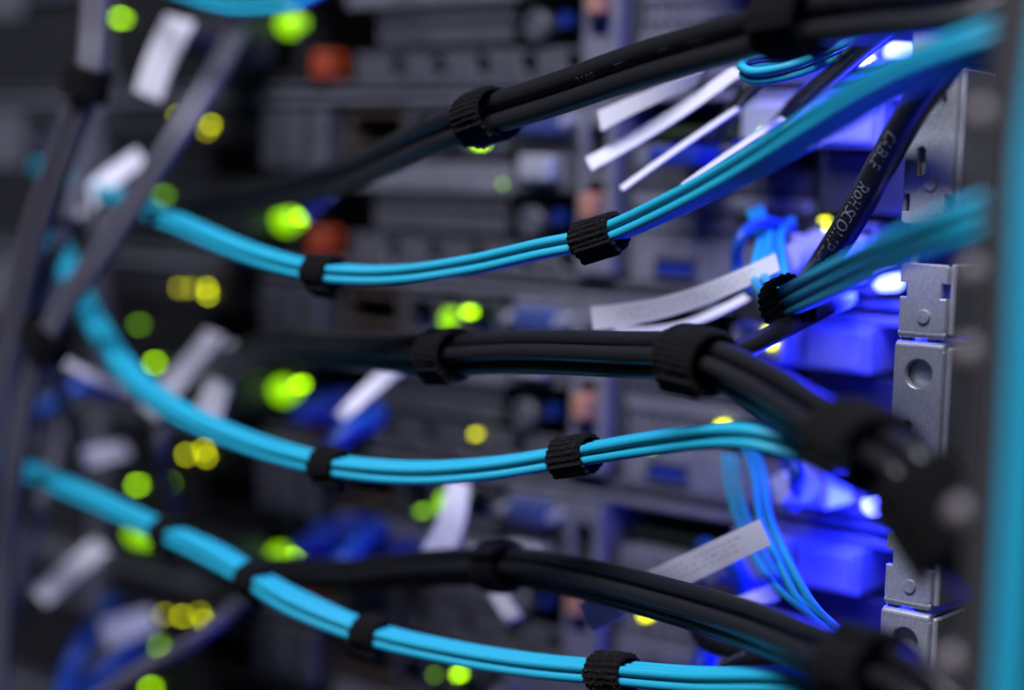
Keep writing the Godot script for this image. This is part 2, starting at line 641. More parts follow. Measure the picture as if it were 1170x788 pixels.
func sbox(parent: Node3D, called: String, x0: float, x1: float, y0: float, y1: float, z0: float, z1: float, m: Material, b := 0.3) -> MeshInstance3D:
	return spart(parent, called, "%s%s" % [called, [x0, x1, y0, y1, z0, z1]], func() -> G: return gbox(x0, x1, y0, y1, z0, z1, b), m)

func jack(parent: Node3D, x0: float, x1: float, y0: float, y1: float, insert: Material) -> void:
	var p := spart(parent, "network_port", "jack%s" % [[x0, x1, y0, y1]], func() -> G:
		var g := G.new()
		g.sleeve(x0, x1, y0, y1, -13, 1.5, 1.3)
		return g, M.steel)
	sbox(p, "port_insert", x0 + 1.4, x1 - 1.4, y0 + 1.4, y1 - 1.4, -13, -5, insert)
	var g2 := "contacts%s" % [[x0, y1]]
	spart(p, "contact_row", g2, func() -> G:
		var g := G.new()
		for i in 8:
			var cx := lerpf(x0 + 2.5, x1 - 2.5, i / 7.0)
			g.box(cx - 0.2, cx + 0.2, y1 - 3.2, y1 - 2.2, -5, -1, 0.05)
		return g, M.pink)

func make_server(top: float, label: String) -> Node3D:
	var o := thing("rack_server", Vector3(0, top, 0), label, "server", "one-unit servers stacked in the cabinet")
	sbox(o, "chassis", -340, 101, -43.5, -0.5, -640, -70, M.steel, 0.5)
	sbox(o, "top_lip", -340, 101, -2.2, -0.5, -70, 0.8, M.steel_light)
	sbox(o, "bottom_lip", -340, 101, -43.5, -41.9, -70, 0.4, M.steel)
	# right-hand group of ports
	sbox(o, "circuit_board", 33, 64, -9.4, -7.8, -14, -4, M.board, 0.1)
	sbox(o, "card_bracket", 33, 66, -16.6, -11.8, -14, -0.3, M.steel_light)
	spart(o, "vent_grille", "vent1", func() -> G:
		var g := G.new()
		g.grid_plate(33, 77, -22.4, -16.8, -0.5, 15, 2, 0.78)
		return g, M.steel)
	spart(o, "vent_grille", "vent2", func() -> G:
		var g := G.new()
		g.grid_plate(34, 60, -31.8, -25.6, -0.5, 9, 2, 0.74)
		return g, M.steel_light)
	sbox(o, "cover_plate", 33, 77, -25.4, -22.6, -14, 0, M.steel_light)
	sbox(o, "cover_plate", 61, 77, -32, -25.6, -14, 0, M.darkened_steel)
	spart(o, "port_plate", "plate3", func() -> G:
		var g := G.new()
		g.box(33, 39.6, -41.6, -32.2, -14, 0); g.box(50.4, 77, -41.6, -32.2, -14, 0)
		g.box(39.6, 50.4, -36.0, -32.2, -14, 0); g.box(39.6, 50.4, -41.6, -40.6, -14, 0)
		return g, M.steel_light)
	var usb := spart(o, "usb_port", "usb", func() -> G:
		var g := G.new()
		g.sleeve(39.7, 50.3, -40.5, -36.1, -13, 1.0, 0.5)
		return g, M.steel)
	sbox(usb, "port_insert", 40.4, 49.6, -39.9, -36.7, -12, 0.4, M.blue_plastic)
	var sfp := spart(o, "transceiver_cage", "sfp", func() -> G:
		var g := G.new()
		g.sleeve(64.6, 78.8, -11.6, -2.6, -13, 4, 0.8)
		return g, M.zinc)
	sbox(sfp, "transceiver", 65.6, 77.8, -10.8, -3.6, -13, 9, M.zinc)
	sbox(sfp, "latch", 66.5, 77, -12.2, -11.0, 2, 14, M.blue_plastic)
	var sfp2 := spart(o, "transceiver_cage", "sfp2", func() -> G:
		var g := G.new()
		g.sleeve(80.2, 94.4, -11.6, -2.6, -13, 4, 0.8)
		return g, M.zinc)
	sbox(sfp2, "transceiver", 81.2, 93.4, -10.8, -3.6, -13, 6, M.zinc)
	sbox(o, "cover_plate", 78.5, 100.5, -24.8, -13, -14, -0.4, M.darkened_steel)
	jack(o, 78.6, 93.4, -40.6, -26.6, M.blue_plastic)
	# latch strip and its tab
	spart(o, "latch_strip", "strip", func() -> G:
		var g := G.new()
		g.box(19.8, 22.0, -40.5, -3, -14, 3); g.box(27.2, 29.8, -40.5, -3, -14, 3)
		g.box(22.0, 27.2, -40.5, -33, -14, 3); g.box(22.0, 27.2, -8, -3, -14, 3); g.box(22, 27.2, -20, -18.6, -14, 3)
		return g, M.steel_light)
	sbox(o, "release_tab", 22.3, 26.8, -28.6, -22.6, -14, 6, M.pink, 0.8)
	sbox(o, "release_button", 22.6, 26.6, -32.4, -29.6, -14, 2, M.blue_plastic, 0.5)
	# video and serial sockets beside the strip
	var vga := sbox(o, "video_socket", 1, 19, -11.2, -3.0, -14, 1.5, M.steel_light)
	sbox(vga, "port_insert", 4.4, 15.6, -9.8, -4.4, 0, 6, M.dull_blue, 0.8)
	for sx in [2.6, 17.4]:
		spart(vga, "jack_screw", "jackscrew%s" % sx, func() -> G:
			var g := G.new()
			g.lathe(Vector3(sx, -7.1, 1.5), Vector3(0, 0, 1), [Vector2(1.3, 0), Vector2(1.3, 4.2), Vector2(0.6, 4.4), Vector2(0, 3.0)], 6)
			return g, M.zinc)
	var ser := sbox(o, "serial_socket", 1, 17, -22.6, -12.2, -14, 1.0, M.steel)
	sbox(ser, "port_insert", 4.2, 13.8, -20.4, -14.6, 0, 5.5, M.zinc, 0.8)
	sbox(o, "connector_block", 9.6, 12.8, -30.0, -26.8, -14, -1, M.blue_plastic)
	spart(o, "thumb_screw", "thumb", func() -> G:
		var g := G.new()
		g.lathe(Vector3(4.6, -29.8, -6), Vector3(0, 0, 1), [Vector2(2.2, -8), Vector2(2.2, 0), Vector2(3.4, 0), Vector2(3.6, 0.6), Vector2(3.6, 6.5), Vector2(3.0, 7.2), Vector2(1.2, 7.2), Vector2(1.0, 6.4), Vector2(0, 6.4)], 18)
		return g, M.steel)
	spart(o, "screw_plate", "screwplate", func() -> G:
		var g := G.new()
		var oc := PackedVector2Array()
		for c in [[-54, -41.6, 19, -41.6], [19, -41.6, 19, -34.6], [19, -34.6, -54, -34.6], [-54, -34.6, -54, -41.6]]:
			for i in 20:
				oc.append(Vector2(lerpf(c[0], c[2], i / 20.0), lerpf(c[1], c[3], i / 20.0)))
		var hs: Array = []
		for hx in [-40.0, -26.4, -12.4, 1.6, 14.8]:
			var h := PackedVector2Array()
			for i in 16:
				h.append(Vector2(hx + 2.5 * cos(TAU * i / 16), -38.1 + 2.5 * sin(TAU * i / 16)))
			hs.append(h)
		g.plate(oc, hs, -1.0, 1.5, 0.2)
		return g, M.steel)
	# middle: two network jacks, expansion slot, vents
	jack(o, -33.4, -21.6, -14.4, -3.6, M.blue_plastic)
	jack(o, -15.4, -2.6, -14.4, -3.6, M.blue_plastic)
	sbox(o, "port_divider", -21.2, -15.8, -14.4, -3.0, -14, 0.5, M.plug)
	spart(o, "slot_frame", "slot", func() -> G:
		var g := G.new()
		g.sleeve(-55, -35, -13.4, -4.4, -13, 0.6, 0.9)
		return g, M.brown)
	sbox(o, "blank_plate", -56, -1, -23.6, -16.6, -14, 0.6, M.steel_light)
	spart(o, "vent_grille", "vent3", func() -> G:
		var g := G.new()
		g.grid_plate(-46, -3, -32.6, -25.4, -1.0, 18, 1, 0.7)
		return g, M.steel)
	# power supply with its bars, lever and inlet
	for bx in [-66.2, -75.4, -83.6]:
		sbox(o, "handle_bar", bx, bx + 5.4, -19.5, -4.2, -14, 3, M.steel, 0.8)
	sbox(o, "release_lever", -66.6, -60.6, -41.6, -34.0, -6, 3, M.orange, 1.2)
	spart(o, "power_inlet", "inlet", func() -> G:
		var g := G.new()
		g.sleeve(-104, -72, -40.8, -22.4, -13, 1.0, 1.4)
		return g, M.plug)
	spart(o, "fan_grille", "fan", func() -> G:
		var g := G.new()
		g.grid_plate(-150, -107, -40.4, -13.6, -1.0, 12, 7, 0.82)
		return g, M.darkened_steel)
	sbox(o, "indicator_strip", -150, -90, -12.6, -3.4, -14, 0.2, M.darkened_steel)
	sbox(o, "partition", -156, -152, -41.8, -2.4, -14, 2, M.steel_light)
	jack(o, -172, -158, -16.4, -3.4, M.blue_plastic)
	jack(o, -188, -174, -16.4, -3.4, M.blue_plastic)
	sbox(o, "blank_plate", -190, -157, -41, -18.6, -14, 0, M.darkened_steel)  # left plates: falloff of the light put into the steel colour
	sbox(o, "blank_plate", -250, -193, -41, -22, -14, 0, M.darkened_steel)
	spart(o, "vent_grille", "vent5", func() -> G:
		var g := G.new()
		g.grid_plate(-250, -193, -20.6, -3.6, -0.8, 18, 5, 0.75)
		return g, M.steel_light)
	sbox(o, "blank_plate", -338, -253, -41, -3.4, -14, 0, M.darkened_steel)
	return o

func led(o: Node3D, x: float, y: float, m: Material, r := 1.0, z := 0.0) -> void:
	spart(o, "indicator_light", "led%s" % [[x, y, r, z]], func() -> G:
		var g := G.new()
		g.lathe(Vector3(x, y, z), Vector3(0, 0, 1), [Vector2(r, -2), Vector2(r, 0.8), Vector2(r * 0.7, 1.0), Vector2(0, 1.1)], 12)
		return g, m)

func light_bar(o: Node3D, x: float, y: float, w: float, h: float) -> void:
	spart(o, "indicator_light", "bar%s" % [[x, y, w, h]], func() -> G:
		var g := G.new()
		var c := h * 0.5
		g.lathe(Vector3(x - w * 0.5, y, 0), Vector3(1, 0, 0), [Vector2(0, 0), Vector2(c * 0.6, c * 0.2), Vector2(c * 0.9, c * 0.6), Vector2(c, c), Vector2(c, w - c), Vector2(c * 0.9, w - c * 0.6), Vector2(c * 0.6, w - c * 0.2), Vector2(0, w)], 16)
		return g, M.led_bar)

func blue_lamp(o: Node3D, x: float, y: float, r: float, e: float) -> void:
	spart(o, "locator_lamp", "uid%s" % [[x, y, r]], func() -> G:
		var g := G.new()
		g.lathe(Vector3(x, y, 2.0), Vector3(0, 0, 1), [Vector2(r, -4), Vector2(r, 1.2), Vector2(r * 0.8, 2.0), Vector2(r * 0.4, 2.5), Vector2(0, 2.6)], 16)
		return g, M.lamp_blue)
	var l := OmniLight3D.new()
	l.name = "locator_glow"
	l.light_color = Color(0.10, 0.14, 1.0)
	l.light_energy = e
	l.light_size = 0.003
	l.omni_range = 6.0
	l.omni_attenuation = 2.0
	l.shadow_enabled = true
	o.add_child(l, true)
	l.position = Vector3(x, y, 9.0) * 0.001

# ------------------------------------------------------------------ slide-rail ends
func rect_outline(x0: float, x1: float, y0: float, y1: float, notches: Array = []) -> PackedVector2Array:
	# counter-clockwise, sampled every 0.6 mm; notches: [side, y0, y1, depth] cut into the left (-1) or right (+1) edge
	var c: Array = [Vector2(x0 + 0.5, y0), Vector2(x1 - 0.5, y0), Vector2(x1, y0 + 0.5)]
	for nt in notches:
		if nt[0] > 0:
			c.append_array([Vector2(x1, nt[1]), Vector2(x1 - nt[3], nt[1]), Vector2(x1 - nt[3], nt[2]), Vector2(x1, nt[2])])
	c.append_array([Vector2(x1, y1 - 0.5), Vector2(x1 - 0.5, y1), Vector2(x0 + 0.5, y1), Vector2(x0, y1 - 0.5)])
	for nt in notches:
		if nt[0] < 0:
			c.append_array([Vector2(x0, nt[2]), Vector2(x0 + nt[3], nt[2]), Vector2(x0 + nt[3], nt[1]), Vector2(x0, nt[1])])
	c.append(Vector2(x0, y0 + 0.5))
	var o := PackedVector2Array()
	for k in c.size():
		var a: Vector2 = c[k]
		var b: Vector2 = c[(k + 1) % c.size()]
		var m := maxi(1, int(a.distance_to(b) / 0.6))
		for i in m:
			o.append(a.lerp(b, float(i) / m))
	return o

func round_hole(cx: float, cy: float, rx: float, ry: float, n := 28) -> PackedVector2Array:
	# a circle, or a slot with round ends when ry > rx
	var o := PackedVector2Array()
	for k in n:
		var a := TAU * (k + 0.5) / n
		var s := maxf(ry - rx, 0.0)
		o.append(Vector2(cx + rx * cos(a), cy + rx * sin(a) + (s if sin(a) > 0 else -s)))
	if ry > rx:
		var d := PackedVector2Array()
		for k in n:
			var a2 := o[k]
			var b2 := o[(k + 1) % n]
			var m := maxi(1, int(a2.distance_to(b2) / 0.6))
			for i in m:
				d.append(a2.lerp(b2, float(i) / m))
		return d
	return o

func rivet(o: Node3D, x: float, y: float, z: float, r: float) -> void:
	var g := G.new()
	g.lathe(Vector3(x, y, z), Vector3(0, 0, 1), [Vector2(r * 1.08, -0.2), Vector2(r * 1.08, 0.02), Vector2(r, 0.02), Vector2(r, 0.28), Vector2(r * 0.9, 0.42), Vector2(0, 0.46)], 24)
	part(o, "rivet", g, M.zinc)

# rail end of one server; y is the level of its upper bent lip
func rail_end(y: float, label: String) -> void:
	var z := 53.0
	var o := thing("slide_rail", Vector3(129, y, z), label, "rail", "zinc slide rail ends in front of the black upright")
	# local coordinates: x from -4.6 to 4.6, y down from the lip, z front at 0
	var g := G.new()
	g.plate(rect_outline(-4.5, 4.3, -25.4, -0.9, [[-1, -23.4, -20.6, 1.3], [1, -23.4, -20.6, 1.3]]), [round_hole(0.0, -5.2, 2.35, 2.35), round_hole(-1.5, -15.4, 0.72, 2.35)], 0.0, 1.2, 0.22)
	part(o, "end_plate", g, M.zinc)
	var lip := G.new()
	lip.lathe(Vector3(-4.4, -0.95, -0.95), Vector3(1, 0, 0), [Vector2(0.0, 0.0), Vector2(0.8, 0.0), Vector2(0.98, 0.2), Vector2(0.98, 8.4), Vector2(0.8, 8.6), Vector2(0.0, 8.6)], 24)
	lip.box(-4.4, 4.2, -0.6, 0.0, -12, -0.9, 0.1)
	part(o, "bent_lip", lip, M.zinc)
	for tx in [-3.2, 1.6]:
		part(o, "stop_tab", gbox(tx - 1.1, tx + 1.1, -0.2, 0.9, -3.0, -1.2, 0.35), M.zinc)
	part(o, "inner_plate", gbox(-3.8, 4.1, -26, -1.9, -2.6, -1.9, 0.2), M.zinc)
	rivet(o, 0.5, -18.9, 0.0, 1.15)
	part(o, "side_web", gbox(4.3, 5.3, -25.2, -0.6, -12, -0.8, 0.35), M.zinc)
	part(o, "side_web", gbox(-5.0, -4.3, -25.2, -0.6, -12, -1.0, 0.25), M.zinc)
	# spring screw in the gap
	var sp := G.new()
	for k in 7:
		sp.lathe(Vector3(-2.6, -27.2 - k * 0.55, -2.0), Vector3(0, -1, 0), [Vector2(0.75, 0.0), Vector2(1.0, 0.14), Vector2(1.0, 0.3), Vector2(0.75, 0.45)], 14)
	sp.lathe(Vector3(-2.6, -26.0, -2.0), Vector3(0, -1, 0), [Vector2(0, 0), Vector2(0.7, 0), Vector2(0.7, 7.2), Vector2(0, 7.2)], 12)
	part(o, "spring_screw", sp, M.zinc)
	var rod := G.new()
	rod.lathe(Vector3(-7.4, -12.5, -14.0), Vector3(0, -1, 0), [Vector2(0, 0), Vector2(1.0, 0), Vector2(1.0, 5.0), Vector2(1.35, 5.2), Vector2(1.35, 11.0), Vector2(1.0, 11.2), Vector2(1.0, 16.0), Vector2(0, 16.0)], 16)
	rod.box(-7.6, -4.0, -16.0, -14.6, -14.6, -13.4, 0.1)
	part(o, "guide_rod", rod, M.zinc)
	# second, shorter plate
	var g2 := G.new()
	g2.plate(rect_outline(-4.1, 4.3, -43.0, -31.8, [[-1, -37.3, -34.9, 1.2], [1, -37.3, -34.9, 1.1]]), [], 0.0, 1.2, 0.22)
	part(o, "catch_plate", g2, M.zinc)
	var lip2 := G.new()
	lip2.lathe(Vector3(-4.1, -43.2, -0.7), Vector3(1, 0, 0), [Vector2(0.0, 0.0), Vector2(0.6, 0.0), Vector2(0.72, 0.15), Vector2(0.72, 8.2), Vector2(0.6, 8.4), Vector2(0.0, 8.4)], 20)
	part(o, "bent_lip", lip2, M.zinc)
	rivet(o, 0.4, -40.3, 0.0, 1.15)
	part(o, "side_web", gbox(4.3, 5.3, -43.2, -31.6, -12, -0.8, 0.35), M.zinc)
	part(o, "rail_channel", gbox(-4.6, 4.4, -43.6, -0.8, -640, -10, 0.4), M.steel)

# ------------------------------------------------------------------ plugs
func plug(called: String, c: Vector3, w: float, h: float, l: float, m: Material, label: String, group: String, boot := true) -> void:
	var o := thing(called, c, label, "plug", group)
	part(o, "body", gbox(-w * 0.5, w * 0.5, -h * 0.5, h * 0.5, 0.0, l, 0.6), m)
	part(o, "latch", gbox(-w * 0.22, w * 0.22, h * 0.5, h * 0.5 + 0.9, 1.0, l * 0.8, 0.3), m)
	if boot:
		var g := G.new()
		g.lathe(Vector3(0, 0, l), Vector3(0, 0, 1), [Vector2(h * 0.46, -0.4), Vector2(h * 0.46, 1.0), Vector2(h * 0.36, 6.0), Vector2(h * 0.30, 9.0), Vector2(0, 9.2)], 16)
		part(o, "boot", g, m)

# ------------------------------------------------------------------ scene
func _ready() -> void:
	rng.seed = 11
	noise.seed = 4
	noise.frequency = 0.02
	# camera
	var yaw := deg_to_rad(39.3)
	var pitch := deg_to_rad(5.4)
	var roll := deg_to_rad(1.75)
	cam_f = Vector3(-sin(yaw) * cos(pitch), -sin(pitch), -cos(yaw) * cos(pitch))
	var r0 := Vector3(cos(yaw), 0, -sin(yaw))
	var u0 := r0.cross(cam_f)
	cam_r = r0 * cos(roll) + u0 * sin(roll)
	cam_u = u0 * cos(roll) - r0 * sin(roll)
	cam_pos = -cam_f * 408.0
	var cam := Camera3D.new()
	cam.name = "camera"
	add_child(cam)
	var lens := CameraAttributesPhysical.new()
	lens.frustum_focal_length = 24.0 * FOCAL / 788.0
	lens.frustum_near = 0.02
	lens.frustum_far = 50.0
	lens.frustum_focus_distance = 0.292
	lens.exposure_aperture = 24.0 * FOCAL / 788.0 / 11.0
	cam.attributes = lens
	cam.fov = rad_to_deg(2.0 * atan(394.0 / FOCAL))
	cam.near = 0.02
	cam.transform = Transform3D(Basis(cam_r, cam_u, -cam_f), w3(cam_pos))
	cam.current = true
	# environment: closed room, no sky light
	var we := WorldEnvironment.new()
	we.name = "environment"
	var env := Environment.new()
	env.background_mode = Environment.BG_COLOR
	env.background_color = Color(0.0, 0.0, 0.0)
	env.tonemap_mode = Environment.TONE_MAPPER_LINEAR
	env.tonemap_exposure = 1.0
	env.sdfgi_enabled = true
	env.ssao_enabled = true
	env.ssil_enabled = true
	we.environment = env
	add_child(we)
	make_materials()
	# lamps of the aisle
	ceiling_lamp(Vector3(180, 680, 520), 500, 300, 1.65, "long white ceiling light panel over the aisle behind the cabinet")

	# room
	structure("floor", -2600, 2600, -1950, -1850, -1800, 2300, M.floor)
	structure("ceiling", -2600, 2600, 700, 800, -1800, 2300, M.ceiling)
	structure("wall_left", -2600, -2500, -1850, 700, -1800, 2300, M.wall)
	structure("wall_right", 2500, 2600, -1850, 700, -1800, 2300, M.wall)
	structure("wall_front", -2500, 2500, -1850, 700, -1800, -1700, M.wall)
	structure("wall_back", -2500, 2500, -1850, 700, 2200, 2300, M.wall)

	build_cabinet()
	build_servers()
	build_rails()
	build_bundles()
	build_loose_cables()
	build_flags()

func ceiling_lamp(c: Vector3, w: float, d: float, e: float, label: String) -> void:
	var o := thing("ceiling_light", c, label, "lamp")
	part(o, "housing", gbox(-w * 0.5 - 20, w * 0.5 + 20, -12, 9, -d * 0.5 - 20, d * 0.5 + 20, 2), M.steel_light)
	part(o, "diffuser_light", gbox(-w * 0.5, w * 0.5, -16, -12.5, -d * 0.5, d * 0.5, 1), M.panel_light)
	var l := AreaLight3D.new()
	l.name = "panel_glow"
	l.area_size = Vector2(w, d) * 0.001
	l.light_color = Color(0.92, 0.93, 1.0)
	l.light_energy = e
	l.area_range = 12.0
	l.area_attenuation = 2.0
	l.shadow_enabled = true
	o.add_child(l)
	l.position = Vector3(0, -0.02, 0)
	l.rotation = Vector3(-PI / 2, 0, 0)

func build_cabinet() -> void:
	var o := thing("server_cabinet", Vector3(-75, -LIFT, -300), "black server cabinet with open rear around the stacked servers", "cabinet")
	var b := Vector3(-75, -LIFT, -300)
	part(o, "side_panel", gbox(238, 244, -1840, 290, -900, 128, 1), M.cabinet, b)
	part(o, "side_panel", gbox(-480, -474, -1840, 290, -900, 128, 1), M.cabinet, b)
	part(o, "roof", gbox(-480, 244, 290, 305, -900, 128, 1), M.cabinet, b)
	part(o, "base", gbox(-480, 244, -1850, -1835, -900, 128, 1), M.cabinet, b)
	# rear frame post with its row of pale finger ends
	var px := at(1119, 210, 135).x
	var post := part(o, "rear_post", gbox(px, 238, -1835, 290, 121, 135, 1.0), M.cabinet, b)
	for k in range(-9, 9):
		var g := G.new()
		var y: float = k * 14.6 + 3.0 + [0.0, 3.2, -2.4][posmod(k, 3)]
		g.lathe(Vector3(px - 0.6, y, 130), Vector3(0, 0, 1), [Vector2(1.9, -3), Vector2(1.9, 3.6), Vector2(1.6, 4.6), Vector2(0.8, 5.2), Vector2(0, 5.4)], 16)
		part(post, "finger_end", g, M.knob, b)
	part(o, "rear_post", gbox(-474, -440, -1835, 290, 118, 135, 1.0), M.cabinet, b)
	# mounting uprights with square holes
	for side in [[136.0, 172.0], [-372.0, -345.0]]:
		var g := G.new()
		g.box(side[0], side[1], -1835, 290, 26, 30, 0.4)
		g.box(side[0], side[0] + 3, -1835, 290, -30, 26, 0.4)
		part(o, "upright", g, M.cabinet, b)
	# blank shelves close the unused height
	part(o, "blank_panel", gbox(-340, 101, 150, 280, -20, -16, 0.5), M.cabinet, b)
	part(o, "blank_panel", gbox(-340, 101, -1800, -165, -20, -16, 0.5), M.cabinet, b)
	part(o, "back_wall", gbox(-474, 238, -1835, 290, -700, -690, 0.5), M.cabinet, b)

func build_servers() -> void:
	var names := ["grey one-unit server, topmost of the stack, above the top black cords", "grey one-unit server level with the top black cord bundle",
		"grey one-unit server level with the upper aqua bundle", "grey one-unit server behind the middle black cord bundle",
		"grey one-unit server just below the middle aqua bundle", "grey one-unit server behind the lowest aqua bundle", "grey one-unit server, bottom of the stack"]
	var Y: Material = M.led_yellow
	var YD: Material = M.led_yellow_dim
	var GN: Material = M.led_green
	var GD: Material = M.led_green_dim
	var N: Material = M.led_near
	var lights := [
		[[-106, -9, Y], [-114, -9, YD], [-19.5, -8.8, GN], [82.5, -28, N]],
		[[-146.3, -22.8, GN], [-106.3, -8.5, Y], [-19, -8.8, GN], [87.3, -36.3, N], [88.6, -39, N], [70, -13.6, N]],
		[[-120.1, -5.6, YD], [-106.3, -7.9, Y], [-108, -9.6, YD], [-127.1, -27.5, GD], [-71.9, -31.3, GN], [-11.9, -11.8, GN], [82.5, -28.2, N], [80.4, -26.5, YD], [75.6, -8.6, N, 9.2], [71.0, -9.4, GN, 9.2], [85.4, -37.2, N], [-3.8, -21.2, GD]],
		[[-18.3, -7.9, GN], [-18.5, -11.0, GN], [-13.9, -7.3, GN], [-118.5, -8.1, YD], [-113.7, -7.8, YD], [-106.5, -9.2, Y], [-107, -7.4, Y], [-136.5, -19.6, GD], [-129.4, -29.9, GN], [-144.8, -37.1, GD], [-71.1, -30.3, GN], [-57.7, -37.9, GD], [-10.4, -36.2, YD], [75.2, -7.0, N, 9.2], [74.4, -4.6, N, 9.2], [59.0, -26.3, N], [84.6, -37.0, N], [40.7, -33.5, GD]],
		[[-114.6, -9.5, Y], [-106.3, -9.0, Y], [-107.4, -7.2, Y], [-136.5, -21.0, GN], [-123.1, -18.7, GD], [-71.5, -31.2, GN], [-18.6, -8.4, GN], [-19.6, -11.0, GN], [-13.6, -6.4, GD], [-27.1, -12.7, GD], [41.4, -25.8, N], [59.0, -25.8, N], [84, -36, N]],
		[[-123.2, -11.6, YD], [-115.6, -10.7, Y], [-106.4, -10.3, Y], [-108, -8.4, YD], [-128.0, -21.9, GN], [-126.4, -21.0, GD], [-129.7, -34.4, GN], [-20.8, -7.8, GD], [-13.5, -6.3, GN], [82.5, -28, N]],
		[[-106, -9, Y], [-114, -9, YD], [-19.5, -8.8, GN]]]
	for k in 7:
		var top := 147.5 - PITCH * k
		var o := make_server(top, names[k])
		for l in lights[k]:
			led(o, l[0], l[1], l[2], 0.55 if l[2] != N else 0.95, l[3] if l.size() > 3 else (1.2 if l[2] == N else 0.0))
		if k > 0:
			light_bar(o, -76.0, -32.4 if k != 1 else -26.5, 9.0, 6.5)
			if k == 4:
				light_bar(o, -134.3, -35.1, 10.0, 5.5)
			if k == 3 or k == 4:
				light_bar(o, -18.4, -9.6, 2.6, 5.5)
		blue_lamp(o, 96.0, -37.6, 2.1, 0.0055)
		if k == 1:
			blue_lamp(o, 83.0, -38.6, 1.5, 0.0010)

func build_rails() -> void:
	var tops := [147.6, 103.1, 58.6, 14.1, -30.4, -74.9]
	var labels := ["zinc slide rail end, topmost on the black upright", "zinc slide rail end above the upper aqua bundle", "zinc slide rail end crossed by the upper aqua bundle and printed black cord",
		"zinc slide rail end beside the big strap on the middle black cords", "zinc slide rail end above the big strap on the lower black cords", "zinc slide rail end, lowest on the black upright"]
	for k in tops.size():
		rail_end(tops[k], labels[k])

